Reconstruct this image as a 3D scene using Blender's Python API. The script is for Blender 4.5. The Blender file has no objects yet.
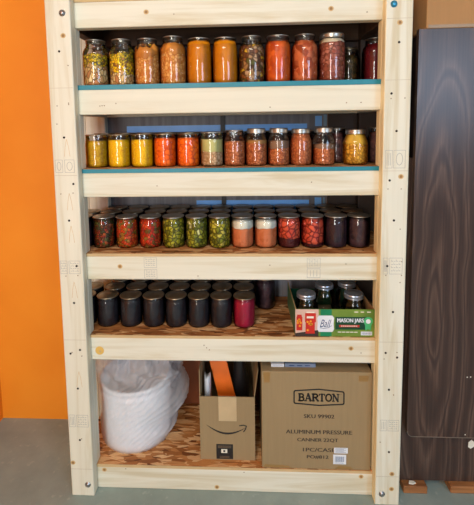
import bpy, bmesh, math, random
from mathutils import Vector, Matrix
random.seed(7)
C = bpy.context.scene.collection
PI = math.pi

# ------------------------------------------------------------------ camera
cam_d = bpy.data.cameras.new('camera'); cam = bpy.data.objects.new('camera', cam_d); C.objects.link(cam)
YAW, PIT, ROL = -0.0489, 0.0956, -0.0154
cy, sy, cp, sp, cr, sr = math.cos(YAW), math.sin(YAW), math.cos(PIT), math.sin(PIT), math.cos(ROL), math.sin(ROL)
F = Vector((sy*cp, cy*cp, -sp)); R0 = Vector((cy, -sy, 0)); U0 = R0.cross(F)
Rv = R0*cr + U0*sr; Uv = U0*cr - R0*sr
M = Matrix(((Rv.x, Uv.x, -F.x, 0.0583), (Rv.y, Uv.y, -F.y, -1.4155), (Rv.z, Uv.z, -F.z, 1.4203), (0, 0, 0, 1)))
cam.matrix_world = M
cam_d.sensor_fit = 'HORIZONTAL'; cam_d.sensor_width = 36; cam_d.lens = 394.2*36/474
cam_d.shift_x = (237-224.7)/474; cam_d.shift_y = -(252.5-165.2)/474
cam_d.clip_start = 0.02
sc = bpy.context.scene; sc.camera = cam
sc.view_settings.view_transform = 'Standard'; sc.view_settings.look = 'None'
sc.view_settings.gamma = 1; sc.view_settings.use_curve_mapping = False
sc.view_settings.exposure = 0.0

# ------------------------------------------------------------------ materials
def srgb(r, g, b):
    f = lambda c: (c/255/12.92) if c/255 <= 0.04045 else ((c/255+0.055)/1.055)**2.4
    return (f(r), f(g), f(b), 1)
class NT:
    def __init__(s, name, rough=0.6, metal=0.0, spec=0.5):
        s.m = bpy.data.materials.new(name); s.m.use_nodes = True
        s.n = s.m.node_tree.nodes; s.l = s.m.node_tree.links
        s.b = s.n['Principled BSDF']; s.b.inputs['Roughness'].default_value = rough
        s.b.inputs['Metallic'].default_value = metal; s.b.inputs['Specular IOR Level'].default_value = spec
        s.out = s.n['Material Output']
    def add(s, t, **kw):
        n = s.n.new(t)
        for k, v in kw.items():
            if k in n.inputs: n.inputs[k].default_value = v
            else: setattr(n, k, v)
        return n
    def coord(s, scale=(1, 1, 1), rot=(0, 0, 0), rnd=True, src='Object'):
        tc = s.add('ShaderNodeTexCoord'); mp = s.add('ShaderNodeMapping')
        mp.inputs['Scale'].default_value = scale; mp.inputs['Rotation'].default_value = rot
        s.l.new(tc.outputs[src], mp.inputs['Vector'])
        if rnd:
            oi = s.add('ShaderNodeObjectInfo'); mul = s.add('ShaderNodeMath', operation='MULTIPLY'); mul.inputs[1].default_value = 37.0
            s.l.new(oi.outputs['Random'], mul.inputs[0])
            va = s.add('ShaderNodeVectorMath', operation='ADD')
            s.l.new(mp.outputs[0], va.inputs[0]); s.l.new(mul.outputs[0], va.inputs[1])
            return va.outputs[0]
        return mp.outputs[0]
    def ramp(s, fac, stops, interp='LINEAR'):
        r = s.add('ShaderNodeValToRGB'); r.color_ramp.interpolation = interp
        e = r.color_ramp.elements
        while len(e) < len(stops): e.new(0.5)
        for el, (p, c) in zip(e, stops): el.position = p; el.color = c
        s.l.new(fac, r.inputs[0]); return r.outputs[0]
    def mix(s, fac, a, b, mode='MIX'):
        m = s.add('ShaderNodeMix', data_type='RGBA', blend_type=mode)
        for i, v in ((0, fac), (6, a), (7, b)):
            if hasattr(v, 'is_output'): s.l.new(v, m.inputs[i])
            else: m.inputs[i].default_value = v
        return m.outputs[2]
    def bump(s, h, strength=0.3, dist=0.002):
        b = s.add('ShaderNodeBump'); b.inputs['Strength'].default_value = strength; b.inputs['Distance'].default_value = dist
        s.l.new(h, b.inputs['Height']); s.l.new(b.outputs[0], s.b.inputs['Normal'])
    def color(s, c):
        if hasattr(c, 'is_output'): s.l.new(c, s.b.inputs['Base Color'])
        else: s.b.inputs['Base Color'].default_value = c
        return s.m
def plain(name, rgb, rough=0.6, metal=0.0, spec=0.5):
    """colour with a faint procedural mottling"""
    t = NT(name, rough, metal, spec)
    no = t.add('ShaderNodeTexNoise', Scale=14.0, Detail=3.0); t.l.new(t.coord(), no.inputs['Vector'])
    c = srgb(*rgb); d = tuple(x*0.86 for x in c[:3])+(1,)
    return t.color(t.ramp(no.outputs[0], [(0.3, d), (0.7, c)]))
def pine(name, axis, base, dark):
    t = NT(name, 0.62, spec=0.3)
    sc_ = [26, 26, 26]; sc_[axis] = 1.3
    v = t.coord(tuple(sc_))
    n1 = t.add('ShaderNodeTexNoise', Scale=1.0, Detail=5.0, Roughness=0.6, Distortion=0.6); t.l.new(v, n1.inputs['Vector'])
    s2 = [3, 3, 3]; s2[axis] = 0.5
    n2 = t.add('ShaderNodeTexNoise', Scale=1.0, Detail=2.0); t.l.new(t.coord(tuple(s2)), n2.inputs['Vector'])
    g = t.ramp(n1.outputs[0], [(0.34, srgb(*dark)), (0.52, srgb(*base)), (0.8, srgb(*[min(255, x+8) for x in base]))])
    m = t.mix(t.ramp(n2.outputs[0], [(0.42, (0, 0, 0, 1)), (0.75, (.35, .35, .35, 1))]), g, srgb(*dark))
    t.bump(n1.outputs[0], 0.15, 0.001)
    return t.color(m)
M_ = {}
PB, PD = (219, 215, 196), (203, 192, 162)
M_['px'] = pine('pine along x', 0, PB, PD); M_['py'] = pine('pine along y', 1, PB, PD); M_['pz'] = pine('pine along z', 2, PB, PD)
M_['pyel'] = pine('yellow pine edge', 2, (246, 226, 178), (232, 206, 152))
M_['knot'] = plain('pine knot', (150, 112, 66), 0.6); M_['knotring'] = plain('pine knot ring', (205, 170, 112), 0.6)
M_['knotyel'] = plain('pine knot resin', (222, 178, 92), 0.5)
M_['hole'] = plain('screw hole', (38, 30, 26), 0.8); M_['dent'] = plain('nail dent', (140, 118, 92), 0.8)
M_['ink'] = plain('grey stamp ink', (160, 160, 158), 0.8); M_['pencil'] = plain('pencil line', (190, 176, 152), 0.8)
M_['steel'] = plain('zinc screw', (170, 172, 174), 0.3, 0.9)
M_['bluesteel'] = plain('blue zinc screw', (70, 165, 205), 0.3, 0.6)
M_['teal'] = plain('teal paint', (14, 126, 142), 0.45)

def osb(name, edge=False):
    t = NT(name, 0.6, spec=0.3)
    cols = []
    for k, (rz, s) in enumerate(((0.35, (15, 62, 60)), (-0.5, (18, 70, 60)), (1.25, (16, 52, 60)))):
        v = t.coord(s, (0, 0, rz), rnd=False)
        no = t.add('ShaderNodeTexNoise', Scale=0.25, Detail=1.0); t.l.new(v, no.inputs['Vector'])
        w = t.add('ShaderNodeVectorMath', operation='MULTIPLY_ADD'); w.inputs[1].default_value = (1.5, 1.5, 1.5)
        t.l.new(no.outputs['Color'], w.inputs[0]); t.l.new(v, w.inputs[2])
        vo = t.add('ShaderNodeTexVoronoi', Scale=1.0); t.l.new(w.outputs[0], vo.inputs['Vector'])
        sep = t.add('ShaderNodeSeparateColor'); t.l.new(vo.outputs['Color'], sep.inputs[0])
        cols.append((sep, vo))
    pal = [(0.0, srgb(104, 58, 26)), (0.25, srgb(156, 96, 48)), (0.6, srgb(188, 126, 70)), (0.85, srgb(232, 190, 138)), (1.0, srgb(196, 130, 72))]
    a = t.ramp(cols[0][0].outputs[0], pal); b = t.ramp(cols[1][0].outputs[0], pal); c = t.ramp(cols[2][0].outputs[0], pal)
    m = t.mix(t.ramp(cols[0][0].outputs[1], [(0.49, (0, 0, 0, 1)), (0.51, (1, 1, 1, 1))]), a, b)
    m = t.mix(t.ramp(cols[1][0].outputs[2], [(0.6, (0, 0, 0, 1)), (0.62, (1, 1, 1, 1))]), m, c)
    gr = t.add('ShaderNodeTexNoise', Scale=1.0, Detail=4.0, Roughness=0.7); t.l.new(t.coord((40, 260, 200), (0, 0, .3), rnd=False), gr.inputs['Vector'])
    m = t.mix(t.ramp(gr.outputs[0], [(0.3, (.45, .45, .45, 1)), (0.5, (0, 0, 0, 1))]), m, srgb(120, 70, 34))
    t.bump(cols[0][1].outputs['Distance'], 0.3, 0.001)
    return t.color(m)
M_['osb'] = osb('oriented strand board')
M_['osbedge'] = plain('strand board sawn edge', (204, 172, 124), 0.7)

def wallmat(name, c1, c2, rough=0.55):
    t = NT(name, rough, spec=0.35)
    n1 = t.add('ShaderNodeTexNoise', Scale=2.2, Detail=4.0); t.l.new(t.coord(rnd=False), n1.inputs['Vector'])
    n2 = t.add('ShaderNodeTexNoise', Scale=120.0, Detail=3.0); t.l.new(t.coord(rnd=False), n2.inputs['Vector'])
    t.bump(n2.outputs[0], 0.25, 0.001)
    return t.color(t.ramp(n1.outputs[0], [(0.3, srgb(*c1)), (0.7, srgb(*c2))]))
M_['orange'] = wallmat('orange wall paint', (234, 136, 28), (244, 150, 38))
M_['ceil'] = wallmat('ceiling paint', (200, 198, 190), (215, 212, 205))
def floormat():
    t = NT('painted concrete floor', 0.5, spec=0.35)
    n1 = t.add('ShaderNodeTexNoise', Scale=5.0, Detail=6.0, Roughness=0.6); t.l.new(t.coord(rnd=False), n1.inputs['Vector'])
    n2 = t.add('ShaderNodeTexNoise', Scale=34.0, Detail=4.0); t.l.new(t.coord(rnd=False), n2.inputs['Vector'])
    c = t.ramp(n1.outputs[0], [(0.3, srgb(128, 144, 138)), (0.7, srgb(150, 164, 158))])
    c = t.mix(t.ramp(n2.outputs[0], [(0.62, (0, 0, 0, 1)), (0.75, (.5, .5, .5, 1))]), c, srgb(176, 182, 176))
    t.bump(n2.outputs[0], 0.12, 0.002)
    return t.color(c)
M_['floor'] = floormat()
def walnut(name, rough, cx=0.79):
    t = NT(name, rough, spec=0.38)
    # cathedral grain: rings of a tilted cone cut by the plane
    tc = t.add('ShaderNodeTexCoord'); mp = t.add('ShaderNodeMapping'); t.l.new(tc.outputs['Object'], mp.inputs['Vector'])
    mp.inputs['Location'].default_value = (-cx, 0, -0.95); 
    n0 = t.add('ShaderNodeTexNoise', Scale=2.4, Detail=2.0); t.l.new(mp.outputs[0], n0.inputs['Vector'])
    add = t.add('ShaderNodeVectorMath', operation='MULTIPLY_ADD'); add.inputs[1].default_value = (0.07, 0, 0.5)
    t.l.new(n0.outputs['Color'], add.inputs[0]); t.l.new(mp.outputs[0], add.inputs[2])
    m2 = t.add('ShaderNodeMapping'); t.l.new(add.outputs[0], m2.inputs['Vector']); m2.inputs['Scale'].default_value = (9, 0.1, 0.95)
    w = t.add('ShaderNodeTexWave', wave_type='RINGS', rings_direction='Y', Scale=.85, Distortion=1.2, Detail=2.0); w.inputs['Detail Scale'].default_value = 2.0
    t.l.new(m2.outputs[0], w.inputs['Vector'])
    f = t.add('ShaderNodeTexNoise', Scale=1.0, Detail=5.0, Roughness=0.7); t.l.new(t.coord((140, 10, 2.5), rnd=False), f.inputs['Vector'])
    c1 = t.ramp(w.outputs['Fac'], [(0.0, srgb(64, 48, 41)), (0.55, srgb(78, 59, 50)), (0.9, srgb(98, 77, 65)), (1.0, srgb(68, 51, 44))])
    c = t.mix(t.ramp(f.outputs[0], [(0.35, (.75, .75, .75, 1)), (0.6, (0, 0, 0, 1))]), c1, srgb(48, 36, 32))
    return t.color(c)
M_['walnut'] = walnut('dark walnut laminate', 0.3)
M_['walnutdark'] = plain('dark panel edge', (34, 28, 24), 0.5)
def cardboard(name, c, rough=0.75):
    t = NT(name, rough, spec=0.2)
    n1 = t.add('ShaderNodeTexNoise', Scale=1.0, Detail=3.0); t.l.new(t.coord((90, 90, 5)), n1.inputs['Vector'])
    n2 = t.add('ShaderNodeTexNoise', Scale=4.0, Detail=2.0); t.l.new(t.coord(), n2.inputs['Vector'])
    a = srgb(*c); b = tuple(x*0.9 for x in a[:3])+(1,); d = tuple(x*0.93 for x in a[:3])+(1,)
    return t.color(t.mix(0.5, t.ramp(n1.outputs[0], [(0.35, b), (0.65, a)]), t.ramp(n2.outputs[0], [(0.35, d), (0.65, a)])))
M_['card'] = cardboard('tan cardboard', (152, 130, 95)); M_['cardgold'] = cardboard('brown cardboard', (170, 128, 84))
M_['cardedge'] = plain('cardboard edge', (186, 152, 104), 0.8)
M_['tape'] = plain('packing tape', (196, 172, 132), 0.35); M_['tapebrown'] = plain('brown tape', (150, 116, 66), 0.3)
M_['black'] = plain('black print', (26, 24, 24), 0.6); M_['brownink'] = plain('dark brown print', (52, 40, 32), 0.7)
M_['white'] = plain('white label', (226, 228, 232), 0.5); M_['offwhite'] = plain('off white print', (232, 226, 208), 0.6)
M_['barcode'] = plain('blue grey barcode', (120, 134, 158), 0.5)
M_['darkgreen'] = plain('dark green print', (12, 66, 40), 0.35); M_['green'] = plain('leaf green print', (22, 128, 84), 0.35)
M_['badge'] = plain('badge green', (70, 176, 110), 0.35); M_['navy'] = plain('dark blue print', (30, 62, 110), 0.4)
M_['red'] = plain('red print', (196, 40, 26), 0.35); M_['orangeprint'] = plain('orange print', (236, 150, 30), 0.35)
M_['pinkwhite'] = plain('pale photo ground', (214, 176, 158), 0.35)
M_['grnside'] = plain('green carton side', (86, 124, 84), 0.5)
def limegrad():
    t = NT('lime printed card', 0.35)
    n = t.add('ShaderNodeTexNoise', Scale=12.0, Detail=2.0); t.l.new(t.coord(), n.inputs['Vector'])
    return t.color(t.ramp(n.outputs[0], [(0.3, srgb(88, 118, 40)), (0.7, srgb(126, 150, 56))]))
M_['lime'] = limegrad()
M_['orangeplastic'] = plain('orange plastic', (240, 112, 26), 0.4)
M_['blackplastic'] = plain('black plastic', (30, 30, 32), 0.3)
M_['bluearea'] = plain('blue strip', (120, 185, 255), 0.4)
M_['palebluearea'] = plain('pale blue strip', (120, 150, 176), 0.4)
M_['blackstrip'] = plain('matt black', (22, 20, 20), 0.5)
def greypanel():
    t = NT('grey backing board', 0.45, spec=0.4)
    w = t.add('ShaderNodeTexNoise', Scale=1.0, Detail=3.0); t.l.new(t.coord((60, 4, 1.5), rnd=False), w.inputs['Vector'])
    return t.color(t.ramp(w.outputs[0], [(0.3, srgb(92, 90, 92)), (0.7, srgb(120, 118, 122))]))
M_['grey'] = greypanel()
# glass: fresnel mix of clear and mirror reflection
def glassmat(name, tint=(0.97, 0.98, 0.975, 1), boost=0.0):
    m = bpy.data.materials.new(name); m.use_nodes = True; n = m.node_tree.nodes; l = m.node_tree.links
    n.remove(n['Principled BSDF']); tr = n.new('ShaderNodeBsdfTransparent'); tr.inputs[0].default_value = tint
    gl = n.new('ShaderNodeBsdfGlossy'); gl.inputs['Roughness'].default_value = 0.06
    fr = n.new('ShaderNodeFresnel'); fr.inputs[0].default_value = 1.5
    no = n.new('ShaderNodeTexNoise'); no.inputs['Scale'].default_value = 45; bu = n.new('ShaderNodeBump'); bu.inputs['Strength'].default_value = 0.12; bu.inputs['Distance'].default_value = 0.002
    tc = n.new('ShaderNodeTexCoord'); l.new(tc.outputs['Object'], no.inputs['Vector']); l.new(no.outputs[0], bu.inputs['Height'])
    l.new(bu.outputs[0], gl.inputs['Normal']); l.new(bu.outputs[0], fr.inputs['Normal'])
    mu = n.new('ShaderNodeMath'); mu.operation = 'MULTIPLY_ADD'; mu.inputs[1].default_value = 1.15; mu.inputs[2].default_value = 0.0+boost; mu.use_clamp = True
    l.new(fr.outputs[0], mu.inputs[0])
    mx = n.new('ShaderNodeMixShader'); l.new(mu.outputs[0], mx.inputs[0]); l.new(tr.outputs[0], mx.inputs[1]); l.new(gl.outputs[0], mx.inputs[2])
    l.new(mx.outputs[0], n['Material Output'].inputs[0]); return m
M_['glass'] = glassmat('clear jar glass')
def lidmat(name, c, rough, metal=0.9):
    t = NT(name, rough, metal)
    n = t.add('ShaderNodeTexNoise', Scale=30.0, Detail=2.0); t.l.new(t.coord(), n.inputs['Vector'])
    a = srgb(*c)
    return t.color(t.ramp(n.outputs[0], [(0.35, tuple(x*0.75 for x in a[:3])+(1,)), (0.65, a)]))
M_['lid'] = lidmat('tinned jar lid', (150, 142, 130), 0.34); M_['band'] = lidmat('screw band', (186, 180, 170), 0.3)
M_['liddark'] = lidmat('dull jar lid', (130, 116, 98), 0.42); M_['banddark'] = lidmat('dull screw band', (166, 148, 122), 0.3)
M_['bandsilver'] = lidmat('bright zinc lid', (200, 208, 220), 0.28, 0.8)

def food(name, stops, scale=80, bump=0.5, liquid=None, liqfac=0.25, stretch=(1, 1, 1), rough=0.35, voro='F1'):
    """chunks in a jar: each voronoi cell one colour of the ramp, liquid between"""
    t = NT(name, .55, spec=0.12)
    v = t.coord(stretch)
    no = t.add('ShaderNodeTexNoise', Scale=scale*0.5, Detail=2.0); t.l.new(v, no.inputs['Vector'])
    w = t.add('ShaderNodeVectorMath', operation='MULTIPLY_ADD'); k = 0.9/scale; w.inputs[1].default_value = (k, k, k)
    t.l.new(no.outputs['Color'], w.inputs[0]); t.l.new(v, w.inputs[2])
    vo = t.add('ShaderNodeTexVoronoi', Scale=float(scale)); t.l.new(w.outputs[0], vo.inputs['Vector'])
    sep = t.add('ShaderNodeSeparateColor'); t.l.new(vo.outputs['Color'], sep.inputs[0])
    c = t.ramp(sep.outputs[0], [(p, srgb(*q)) for p, q in stops], 'CONSTANT' if len(stops) > 3 else 'LINEAR')
    if liquid:
        vd = t.add('ShaderNodeTexVoronoi', Scale=float(scale), feature='DISTANCE_TO_EDGE'); t.l.new(w.outputs[0], vd.inputs['Vector'])
        c = t.mix(t.ramp(vd.outputs['Distance'], [(0.02, (1, 1, 1, 1)), (liqfac, (0, 0, 0, 1))]), c, srgb(*liquid))
    inv = t.add('ShaderNodeMath', operation='SUBTRACT'); inv.inputs[0].default_value = 1.0; t.l.new(vo.outputs['Distance'], inv.inputs[1])
    t.bump(inv.outputs[0], bump, 0.004)
    return t.color(c)

# ------------------------------------------------------------------ mesh builder
class MB:
    def __init__(s): s.bm = bmesh.new(); s.mats = []
    def mi(s, key):
        m = M_[key] if isinstance(key, str) else key
        if m not in s.mats: s.mats.append(m)
        return s.mats.index(m)
    def _fin(s, faces, key, smooth=False):
        i = s.mi(key)
        for f in faces: f.material_index = i; f.smooth = smooth
    def box(s, x0, x1, y0, y1, z0, z1, key, bev=0.0, seg=2, mat4=None):
        g = bmesh.ops.create_cube(s.bm, size=1.0); vs = g['verts']
        for v in vs:
            v.co = Vector((x0+(v.co.x+.5)*(x1-x0), y0+(v.co.y+.5)*(y1-y0), z0+(v.co.z+.5)*(z1-z0)))
        fs = set(f for v in vs for f in v.link_faces)
        s._fin(fs, key)
        if bev:
            es = list(set(e for v in vs for e in v.link_edges))
            r = bmesh.ops.bevel(s.bm, geom=es, offset=bev, segments=seg, affect='EDGES', profile=0.6)
            s._fin(r['faces'], key, True); vs = list(set([v for v in vs if v.is_valid]+[v for f in r['faces'] for v in f.verts]))
        if mat4 is not None:
            allv = set(vs)
            for v in allv: v.co = mat4 @ v.co
        return s
    def poly(s, pts, key, thick=None, smooth=False):
        """planar polygon, optionally extruded by vector thick"""
        vs = [s.bm.verts.new(p) for p in pts]; f = s.bm.faces.new(vs); fs = [f]
        if thick is not None:
            r = bmesh.ops.extrude_face_region(s.bm, geom=[f])
            nv = [e for e in r['geom'] if isinstance(e, bmesh.types.BMVert)]
            for v in nv: v.co += Vector(thick)
            fs += [e for e in r['geom'] if isinstance(e, bmesh.types.BMFace)]
            fs += list(set(g for v in nv for g in v.link_faces))
        s._fin(set(fs), key, smooth); return s
    def disc(s, x, z, y, r, key, t=0.0006, n=14, sx=1.0):
        """thin disc lying on a surface that faces -y"""
        return s.poly([(x+r*sx*math.cos(2*PI*k/n), y, z+r*math.sin(2*PI*k/n)) for k in range(n)], key, (0, -t, 0))
    def lathe(s, prof, key, n=36, cx=0, cy_=0, fn=None, cap0=False, cap1=False, smooth=True):
        rings = []
        for (r, z) in prof:
            ring = []
            for k in range(n):
                a = 2*PI*k/n; rr, zz = (r, z) if fn is None else fn(r, z, a)
                ring.append(s.bm.verts.new((cx+rr*math.cos(a), cy_+rr*math.sin(a), zz)))
            rings.append(ring)
        fs = []
        for a, b in zip(rings, rings[1:]):
            for k in range(n): fs.append(s.bm.faces.new((a[k], a[(k+1) % n], b[(k+1) % n], b[k])))
        if cap0: fs.append(s.bm.faces.new(rings[0][::-1]))
        if cap1: fs.append(s.bm.faces.new(rings[-1]))
        s._fin(fs, key, smooth); return s
    def ribbon(s, pts, w, key, y, t=0.0006):
        """stroke of width w along 2-D points (x,z) on a surface facing -y"""
        for i, (a, b) in enumerate(zip(pts, pts[1:])):
            d = Vector((b[0]-a[0], b[1]-a[1])); 
            if d.length < 1e-7: continue
            d.normalize(); n = Vector((-d.y, d.x))*(w/2); e = d*(w*0.25)
            s.poly([(a[0]-n.x-e.x, y, a[1]-n.y-e.y), (b[0]-n.x+e.x, y, b[1]-n.y+e.y), (b[0]+n.x+e.x, y, b[1]+n.y+e.y), (a[0]+n.x-e.x, y, a[1]+n.y-e.y)], key, (0, -t, 0))
        return s
    def build(s, name, parent=None, loc=(0, 0, 0), recalc=True):
        if recalc: bmesh.ops.recalc_face_normals(s.bm, faces=s.bm.faces)
        me = bpy.data.meshes.new(name); s.bm.to_mesh(me); s.bm.free()
        for m in s.mats: me.materials.append(m)
        o = bpy.data.objects.new(name, me); C.objects.link(o); o.location = loc
        if parent is not None: o.parent = parent
        return o
def thing(name, label, cat, loc=(0, 0, 0), group=None, rz=0):
    o = bpy.data.objects.new(name, None); o.empty_display_size = 0.05; C.objects.link(o); o.location = loc; o.rotation_euler = (0, 0, rz)
    o['label'] = label; o['category'] = cat
    if group: o['group'] = group
    return o
def tag(o, label, cat, group=None):
    o['label'] = label; o['category'] = cat
    if group: o['group'] = group
    return o
def struct(o): o['kind'] = 'structure'; return o
def lettering(txt, x, z, y, width, height, key, parent, name='printed_lettering', shear=0.0, bold=0.0, align='CENTER'):
    cu = bpy.data.curves.new('t', 'FONT'); cu.body = txt; cu.size = 1; cu.offset = 0; cu.extrude = 0.0; cu.shear = shear; cu.resolution_u = 3
    o = bpy.data.objects.new('t', cu); C.objects.link(o)
    dg = bpy.context.evaluated_depsgraph_get(); me = bpy.data.meshes.new_from_object(o.evaluated_get(dg))
    bpy.data.objects.remove(o); me.name = name
    xs = [v.co.x for v in me.vertices]; ys = [v.co.y for v in me.vertices]
    w, h = max(xs)-min(xs), max(ys)-min(ys); mx, my = (max(xs)+min(xs))/2, (max(ys)+min(ys))/2
    for v in me.vertices:
        v.co = Vector((x+(v.co.x-mx)/w*width, y, z+(v.co.y-my)/h*height))
    if bold:
        bmx = bmesh.new()
        for dx in (-bold, 0, bold):
            n0 = len(bmx.verts); bmx.from_mesh(me); bmx.verts.ensure_lookup_table()
            for v in bmx.verts[n0:]: v.co.x += dx*height; v.co.y -= .00005*(dx > 0)-.00005*(dx < 0)
        bmx.to_mesh(me); bmx.free()
    me.materials.clear(); me.materials.append(M_[key])
    t = bpy.data.objects.new(name, me); C.objects.link(t); t.parent = parent
    return t

# ------------------------------------------------------------------ room shell
WY = 0.36
b = MB(); b.box(-1.15, 3.2, -4.2, WY+0.1, -0.1, 0.0, 'floor'); struct(b.build('floor'))
b = MB(); b.box(-1.15, 3.2, WY, WY+0.1, 0.0, 2.6, 'orange'); struct(b.build('wall_back'))
b = MB(); b.box(-1.25, -1.15, -4.2, WY+0.1, -0.1, 2.6, 'orange'); struct(b.build('wall_left'))
b = MB(); b.box(-1.15, 3.2, -4.2, WY+0.1, 2.6, 2.7, 'ceil'); struct(b.build('ceiling'))

# ------------------------------------------------------------------ the shelving unit
M_['shadeboard'] = plain('brown shade board', (58, 42, 32), 0.6)  # brown kept dark in place of shade at the back and right end
M_['browned'] = pine('pine with shade in colour', 0, (92, 70, 52), (66, 48, 34))  # top-tier pine, shade under the boards mixed into its colour
ZB = [1.7791, 1.4731, 1.1706, 0.8562, 0.5367, 0.0]     # underside of each front rail
TH = [0.015, 0.017, 0.015, 0.011, 0.011, 0.011]        # panel thickness
H = 0.089; XI = 0.536; XO = 0.625; DEP = 0.355
ZT = [z+H+t for z, t in zip(ZB, TH)]                   # top of every shelf panel
shelf = thing('shelving_unit', 'tall five-tier shelf unit of pale pine studs holding the jars and boxes', 'shelf')
def marks(b, y, holes=(), small=(), knots=(), yel=()):
    for x, z in holes: b.disc(x, z, y, 0.0042, 'hole')
    for x, z in small: b.disc(x, z, y, 0.0022, 'dent', n=8)
    for x, z in knots: b.disc(x, z, y, 0.0085, 'knotring', 0.0003, sx=1.1); b.disc(x, z, y, 0.005, 'knot', 0.0007)
    for x, z in yel: b.disc(x, z, y, 0.017, 'knotyel', 0.0003, sx=1.0); b.disc(x+.002, z-.003, y, 0.005, 'knotring', 0.0007)
def stamp(b, x0, x1, z0, z1, y, kind=0):
    w = 0.0011
    b.ribbon([(x0, z0), (x1, z0), (x1, z1), (x0, z1), (x0, z0)], w, 'ink', y, 0.0003)
    W, Hh = x1-x0, z1-z0; cx, cz = (x0+x1)/2, (z0+z1)/2
    if kind == 0:   # oval mark
        b.ribbon([(cx+W*.28*math.cos(a*PI/6), cz+Hh*.34*math.sin(a*PI/6)) for a in range(13)], w*1.3, 'ink', y, 0.0003)
    elif kind == 1: # rows of short strokes
        for r in range(4):
            zz = z0+Hh*(0.2+0.2*r)
            for k in range(4):
                xx = x0+W*(0.14+0.2*k); b.ribbon([(xx, zz), (xx+W*0.11, zz)], w*1.4, 'ink', y, 0.0003)
                if (k+r) % 2: b.ribbon([(xx, zz), (xx, zz+Hh*.1)], w, 'ink', y, 0.0003)
    else:           # tall bars
        for k in range(3):
            xx = x0+W*(0.25+0.25*k); b.ribbon([(xx, z0+Hh*.15), (xx, z1-Hh*.15)], w*1.3, 'ink', y, 0.0003)
def pline(b, x0, x1, z, y): b.ribbon([(x0, z), (x1, z)], 0.0012, 'pencil', y, 0.0002)

# left front post
yF = -0.038
b = MB(); b.box(-XO, -XI, yF, 0, 0, 2.02, 'pz', 0.004)
marks(b, yF, [(-0.581, 1.693), (-0.58, 1.393), (-0.555, 1.226), (-0.578, 1.092), (-0.559, 0.922), (-0.576, 0.781), (-0.6, 0.583), (-0.563, 0.598), (-0.579, 0.444), (-0.582, 0.234)],
      [(-0.552, 1.644), (-0.599, 1.505), (-0.557, 1.514), (-0.557, 1.509), (-0.603, 1.441), (-0.603, 1.19), (-0.558, 1.193), (-0.594, 0.588), (-0.601, 0.884), (-0.556, 0.886), (-0.557, 0.574), (-0.575, 0.239)],
      [(-0.564, 1.746), (-0.614, 0.139)])
for z in (1.567, 1.257, 0.637, 0.113): pline(b, -XO+.003, -XI-.003, z, yF)
for (x0, x1, z0, z1, k) in ((-.617, -.591, 1.268, 1.313, 0), (-.583, -.548, 1.268, 1.313, 0), (-.62, -.594, .893, .941, 1), (-.587, -.546, .893, .941, 1), (-.619, -.597, .288, .336, 2), (-.59, -.546, .288, .336, 1)):
    stamp(b, x0, x1, z0, z1, yF, k)
for z in (1.375, 1.18, 1.06, 0.85, 0.50):                # pale flame figure down the middle of the stud
    b.ribbon([(-.572+dx, z+dz) for dx, dz in ((-.010, -.05), (-.006, -.015), (0, .012), (.006, -.015), (.010, -.05))], 0.0012, 'knotring', yF, 0.0002)
pl = b.build('post', shelf)
# right front post (its inner edge is a yellower face of the stud)
b = MB(); b.box(XI, XO, yF, 0, 0, 2.02, 'pz', 0.004)
marks(b, yF, [(0.581, 1.695), (0.56, 1.526), (0.58, 1.399), (0.561, 1.229), (0.579, 1.088), (0.56, 0.924), (0.584, 0.755), (0.562, 0.601), (0.603, 0.584), (0.577, 0.46), (0.583, 0.215)],
      [(0.559, 1.509), (0.605, 1.51), (0.556, 1.199), (0.601, 1.199), (0.594, 0.44), (0.55, 0.254), (0.601, 1.057), (0.557, 0.578), (0.602, 0.603), (0.606, 0.864), (0.556, 0.89), (0.61, 0.89), (0.61, 0.94)],
      [(0.582, 1.759), (0.599, 1.242), (0.596, 0.127), (0.596, 0.066)])
for z in (1.773, 1.571, 1.262, 0.642, 0.116): pline(b, XI+.003, XO-.003, z, yF)
for (x0, x1, z0, z1, k) in ((.545, .568, 1.272, 1.333, 2), (.573, .612, 1.272, 1.333, 0), (.546, .562, .895, .953, 2), (.568, .612, .895, .953, 1), (.549, .572, .299, .341, 2), (.577, .616, .299, .341, 1)):
    stamp(b, x0, x1, z0, z1, yF, k)
pr = b.build('post', shelf)
for f in pr.data.polygons:
    if f.normal.x < -0.9:
        if M_['pyel'].name not in [m.name for m in pr.data.materials]: pr.data.materials.append(M_['pyel'])
        f.material_index = len(pr.data.materials)-1
# back posts; the right one's dark colour stands in for shade
for s in (-1, 1):
    x0, x1 = sorted((s*0.645, s*0.556)); b = MB(); b.box(x0, x1, WY-0.042, WY-0.004, 0, 2.02, 'pz' if s < 0 else 'shadeboard', 0.004); o = b.build('post', shelf)
    if s > 0: o['label'] = 'shade-darkened back post'
# bolts
for (x, z, k) in ((-.563, 1.822, 'steel'), (-.56, .048, 'steel'), (.561, 1.819, 'bluesteel'), (.561, .045, 'steel')):
    b = MB()
    b.lathe([(0.0115, 0), (0.0115, 0.0012), (0.0075, 0.0016), (0.0075, 0.0035), (0.003, 0.005), (0.0008, 0.0052)], k, 12, cap0=True, cap1=True)
    o = b.build('bolt', shelf, (x, yF, z)); o.rotation_euler = (PI/2, 0, 0)
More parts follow.
